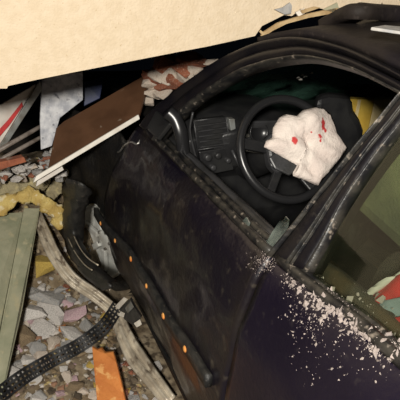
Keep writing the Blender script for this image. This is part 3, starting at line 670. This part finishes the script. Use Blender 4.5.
# black perforated strip: real holes
Q = spline([at(a, b, 'z', z) for (a, b, z) in ((-4, 398, .085), (20, 379, .085), (48, 362, .085), (80, 345, .10), (104, 326, .13), (118, 306, .16))], 96)
upn = (CAM-Q[48]).normalized()
def pf(u, v):
    i = int(round(u*96)); p = Q[i]; tn = (Q[min(i+1, 96)]-Q[max(i-1, 0)]).normalized(); s = tn.cross(upn).normalized()
    return p+s*(v-.5)*.064 + upn*.004*math.sin(u*40)
ps = sheet('perforated_strip', pf, 96, 7, M['perf'], None, .003, keep=lambda i, j: not (i % 3 != 0 and j % 2 == 1), shade=False)
tag(ps, 'black perforated plastic strip lying across the rubble', 'strip')
# orange broken board
ob = [at(a, b, 'z', z) for (a, b, z) in ((92, 347, .15), (97, 350, .15), (101, 348, .15), (105, 353, .15), (113, 352, .15), (116, 362, .14), (122, 385, .10), (128, 412, .05), (98, 414, .05), (95, 380, .10))]
tag(slab('orange_board', ob, CF, .022, M['orange'], None, .002), 'orange broken wooden board standing in the rubble', 'board')
# clip hardware at the door foot; highlights painted in as white plates
hw = empty('metal_bracket', at(128, 318, 'z', .14)); tag(hw, 'small metal bracket with shine painted white between bent strip and car door', 'bracket')
def hp(px, py, o=0): return at(px, py, 'y', -.12)+CF*o
slab('plate', [hp(115, 306, -.01), hp(124, 297, -.01), hp(128, 299, -.01), hp(119, 309, -.01)], CF, .012, M['white'], hw, .001)
slab('plate', [hp(121, 311, -.01), hp(125, 313, -.01), hp(124, 317, -.01), hp(118, 315, -.01)], CF, .012, M['white'], hw, .002)
slab('plate', [hp(134, 323, -.01), hp(140, 319, -.01), hp(142, 324, -.01), hp(137, 327, -.01)], CF, .012, M['white'], hw, .002)
slab('housing', [hp(119, 310, .004), hp(130, 299, .004), hp(134, 308, .004), hp(141, 318, .004), hp(136, 328, .004), hp(124, 320, .004)], CF, .04, M['rubber'], hw, .003)
slab('plate', [hp(125, 308, -.006), hp(131, 301, -.006), hp(134, 307, -.006), hp(128, 313, -.006)], CF, .01, M['greymetal'], hw, .002)

# debris under the wall: panels, boards, profiles
def quad(pxs, t, m, nm, par=None, bev=.003):
    q = [at(a, b, 'x', x) for (a, b, x) in pxs]; n = (q[1]-q[0]).cross(q[2]-q[0]).normalized()
    if n.dot(CF) < 0: n = -n
    return slab(nm, q, n, t, m, par, bev), q, n
bp = empty('brown_panel', at(40, 178, 'x', .36)); tag(bp, 'dark brown board with a white lower edge resting across the fender', 'board')
o, q, n = quad([(47, 172, .34), (56, 128, .16), (64, 121, .15), (100, 102, .14), (149, 72, .14), (150, 78, .15), (139, 115, .36)], .016, M['brown'], 'panel', bp)
quad([(36, 176, .345), (138.5, 114.5, .365), (140, 119, .37), (33, 183, .355)], .02, M['white'], 'white_edge', bp)
fw = quad([(38, 178, .32), (62, 166, .32), (64, 170, .32), (36, 187, .325)], .02, M['offwhite'], 'edge_offcut')[0]; tag(fw, 'short white offcut below the brown board', 'board')
mb = quad([(42, 80, .02), (60, 74, .02), (83, 72, .02), (83, 100, .04), (60, 118, .06), (52, 146, .09), (41, 150, .10), (40, 120, .06)], .02, M['foilboard'], 'mottled_board')[0]
tag(mb, 'mottled silver grey board standing behind the brown board', 'board')
wb = empty('white_board', at(0, 130, 'x', -.1)); tag(wb, 'white board with a red stripe at the left edge under the wall', 'board')
quad([(-12, 112, .05), (36, 84, .05), (30, 100, .05), (0, 148, .05), (-14, 162, .05)], .015, M['offwhite'], 'board', wb)
quad([(-4, 133, .06), (8, 120, .06), (22, 102, .06), (23, 106, .06), (9, 126, .06), (-3, 140, .06)], .004, M['red'], 'red_stripe', wb)
tag(quad([(40, 80, .075), (42, 90, .075), (6, 146, .075), (-4, 160, .075), (-4, 150, .075), (2, 142, .075)], .02, M['greymetal'], 'metal_profile')[0], 'grey metal profile leaning along the white board', 'metal profile')
for (a, b, r, nm, lab) in (((-6, 153, .16), (52, 120, -.03), .011, 'pipe', 'upper of two slanting brown pipes left of the mottled board'), ((-6, 163, .20), (54, 130, .0), .010, 'pipe', 'lower of two slanting brown pipes left of the mottled board')):
    A, B = at(a[0], a[1], 'x', a[2]), at(b[0], b[1], 'x', b[2]); tag(sweep(nm, [A, lerp(A, B, .5), B], circ(r, 12), M['pipe']), lab, 'pipe', 'slanting pipes')
tag(quad([(-8, 164, .30), (24, 157, .28), (27, 162, .28), (-6, 172, .31)], .05, M['brick'], 'brick', None, .004)[0], 'red brown brick lying at the left edge under the wall', 'brick')
tag(quad([(84, 82, -.1), (104, 76, -.1), (100, 98, -.05), (84, 106, -.05)], .02, M['blue'], 'blue_sheet')[0], 'dark blue plastic piece between mottled and brown boards', 'plastic piece')
# broken masonry between A pillar and wall edge (lying on cowl and bonnet)
mas = [(155, 84, .052, 'brick'), (168, 80, .05, 'plasterbit'), (180, 74, .055, 'brick'), (160, 97, .045, 'plasterbit'), (172, 88, .05, 'brick'), (190, 73, .045, 'plasterbit'), (200, 68, .04, 'brick'), (152, 95, .035, 'plasterbit'), (184, 82, .04, 'plasterbit'), (210, 66, .03, 'plasterbit'), (148, 104, .028, 'plasterbit'), (196, 78, .03, 'plasterbit'), (166, 70, .05, 'brick'), (150, 88, .04, 'plasterbit'), (163, 90, .036, 'brick'), (176, 72, .04, 'plasterbit'), (158, 77, .045, 'plasterbit'), (190, 64, .045, 'brick')]
mas.sort(); ORD = ['leftmost', 'second', 'third', 'fourth', 'fifth', 'sixth', 'seventh', 'eighth', 'ninth', 'tenth', 'eleventh']; cnt = {'brick': 0, 'plasterbit': 0}; tot = {k3: sum(1 for q3 in mas if q3[3] == k3) for k3 in ('brick', 'plasterbit')}
for i, (px, py, s, m) in enumerate(mas):
    od = 'rightmost' if cnt[m] == tot[m]-1 else ORD[cnt[m]]+('' if cnt[m] == 0 else ' from left'); cnt[m] += 1
    p = at(px, py, 'x', lerp(.22, .42, (px-148)/60)); chunk('brick_fragment' if m == 'brick' else 'plaster_fragment', p, s*1.35, M[m], ('red brick fragment' if m == 'brick' else 'cream plaster fragment')+' wedged between windscreen pillar and wall edge, '+od, 'rubble', 'masonry fragments by the windscreen pillar' if m == 'brick' else 'plaster fragments by the windscreen pillar', 800+i, .9)

# plaster crumbs on the rear door's shoulder and beltline
def onrear(px, py):
    d = ray(px, py); t = .5
    while t < 2.6:
        p = CAM+d*t
        if p.y >= ys(p.x, min(p.z, zb(p.x)))-.001 and p.z <= zb(p.x)+.012: return p
        t += .003
    return None
def crumb_px():
    if R.random() < .62:
        t = R.random(); px = lerp(286, 402, t); py = lerp(280, 358, t)+R.gauss(0, 5+3*t)
    elif R.random() < .7: px, py = R.gauss(317, 12), R.gauss(312, 14)
    else: px, py = R.uniform(290, 400), R.uniform(290, 385)
    return px, py
n = 0; tries = 0
CRM = [hull_mesh('plaster_crumb', 40+s, (1, .8, .6), 10, .6) for s in range(6)]
for me in CRM: me.materials.append(M['crumb'])
while n < 240 and tries < 2000:
    tries += 1; px, py = crumb_px(); p = onrear(px, py)
    if p is None: continue
    s = R.choice((.003, .004, .005, .006, .008, .010) if py < 0.68*px+102 else (.003, .0035, .0045))*R.uniform(.8, 1.2); o = bpy.data.objects.new('plaster_crumb', R.choice(CRM)); COL.objects.link(o)
    o.location = p-V(0, s*.2, 0); o.scale = (s, s, s); o.rotation_euler = (R.uniform(0, 6), R.uniform(0, 6), R.uniform(0, 6))
    tag(o, 'pale plaster crumb stuck on the rear door below its window', 'crumb', 'plaster crumbs on the rear door'); n += 1
gv = []; gf = []
for i in range(2600):
    px, py = crumb_px(); p = onrear(px+R.gauss(0, 4), py+R.gauss(0, 4))
    if i % 5 == 0: p = onrear(R.gauss(262, 7), R.gauss(262, 5))
    if p is None: continue
    s = R.uniform(.0008, .003); b = len(gv)
    for k2 in range(4): gv.append(p+V(R.uniform(-1, 1), R.uniform(-1, .4), R.uniform(-1, 1))*s)
    gf += [(b, b+1, b+2), (b, b+2, b+3), (b, b+3, b+1), (b+1, b+3, b+2)]
tag(mesh('plaster_dust', gv, gf, M['crumb']), 'fine white plaster dust sprinkled along the car beltline', 'dust', kind='stuff')

# dark bent gutter beam and a pale slab lying on the roof under the wall
gb = sweep('gutter_beam', spline([at(326, 25, 'z', 1.545), at(342, 17, 'z', 1.575), at(358, 11, 'z', 1.60), at(380, 12, 'z', 1.60), at(410, 14, 'z', 1.60), at(450, 20, 'z', 1.59)], 30), [(-.03, -.02), (-.03, .012), (-.015, .02), (.015, .02), (.03, .012), (.03, -.02)], M['roof'])
tag(gb, 'dark bent beam lying on the car roof below the wall', 'beam', kind='thing')
tag(slab('plaster_slab', [at(371, 27, 'z', 1.584), at(384, 25, 'z', 1.584), at(420, 28, 'z', 1.584), at(420, 34, 'z', 1.584)], (0, 0, -1), .007, M['greychunk'], None, .002), 'pale plaster slab lying on the car roof at the right edge', 'plaster slab', kind='thing')

# torn black wheel-arch liner hanging below the fender in front of the wheel (part of the car)
LT = [[(66, 178), (78, 182), (92, 190)], [(62, 205), (74, 205), (86, 207)], [(60, 232), (70, 232), (82, 240)], [(68, 256), (80, 256), (92, 262)], [(82, 275), (94, 270), (104, 270)], [(104, 292), (112, 286), (116, 280)]]
def liner(u, v):
    a = u*5; k = min(int(a), 4); f = a-k; b = v*2; l = min(int(b), 1); g = b-l
    px = lerp(lerp(LT[k][l][0], LT[k][l+1][0], g), lerp(LT[k+1][l][0], LT[k+1][l+1][0], g), f)
    py = lerp(lerp(LT[k][l][1], LT[k][l+1][1], g), lerp(LT[k+1][l][1], LT[k+1][l+1][1], g), f)
    p = at(px, py, 'y', lerp(-.165, -.10, v)+.03*math.sin(math.pi*v)*-1)
    return p+V(.02, .02, 0)*N3(p, 16, 4)
ln = sheet('wheel_liner', liner, 30, 8, M['rubber'], car, .006)
for q in ([(74, 236), (80, 248), (88, 258), (98, 265)], [(68, 238), (75, 252), (84, 264), (92, 270)]):
    sweep('liner_wire', spline([at(a, b, 'y', -.175) for a, b in q], 14), circ(.0028, 6), M['strip'], ln)
# glass splinters in the windscreen, painted white to stand for glints
ws = bpy.data.objects['windscreen']
for (px, py) in ((296, 78), (300, 76), (303, 77), (298, 80), (309, 74)):
    p = at(px, py, 'x', .80); slab('splinter', [p, p+V(.006, .016, .002), p+V(.004, .010, .010)], (1, 0, 0), .003, M['white'], ws)
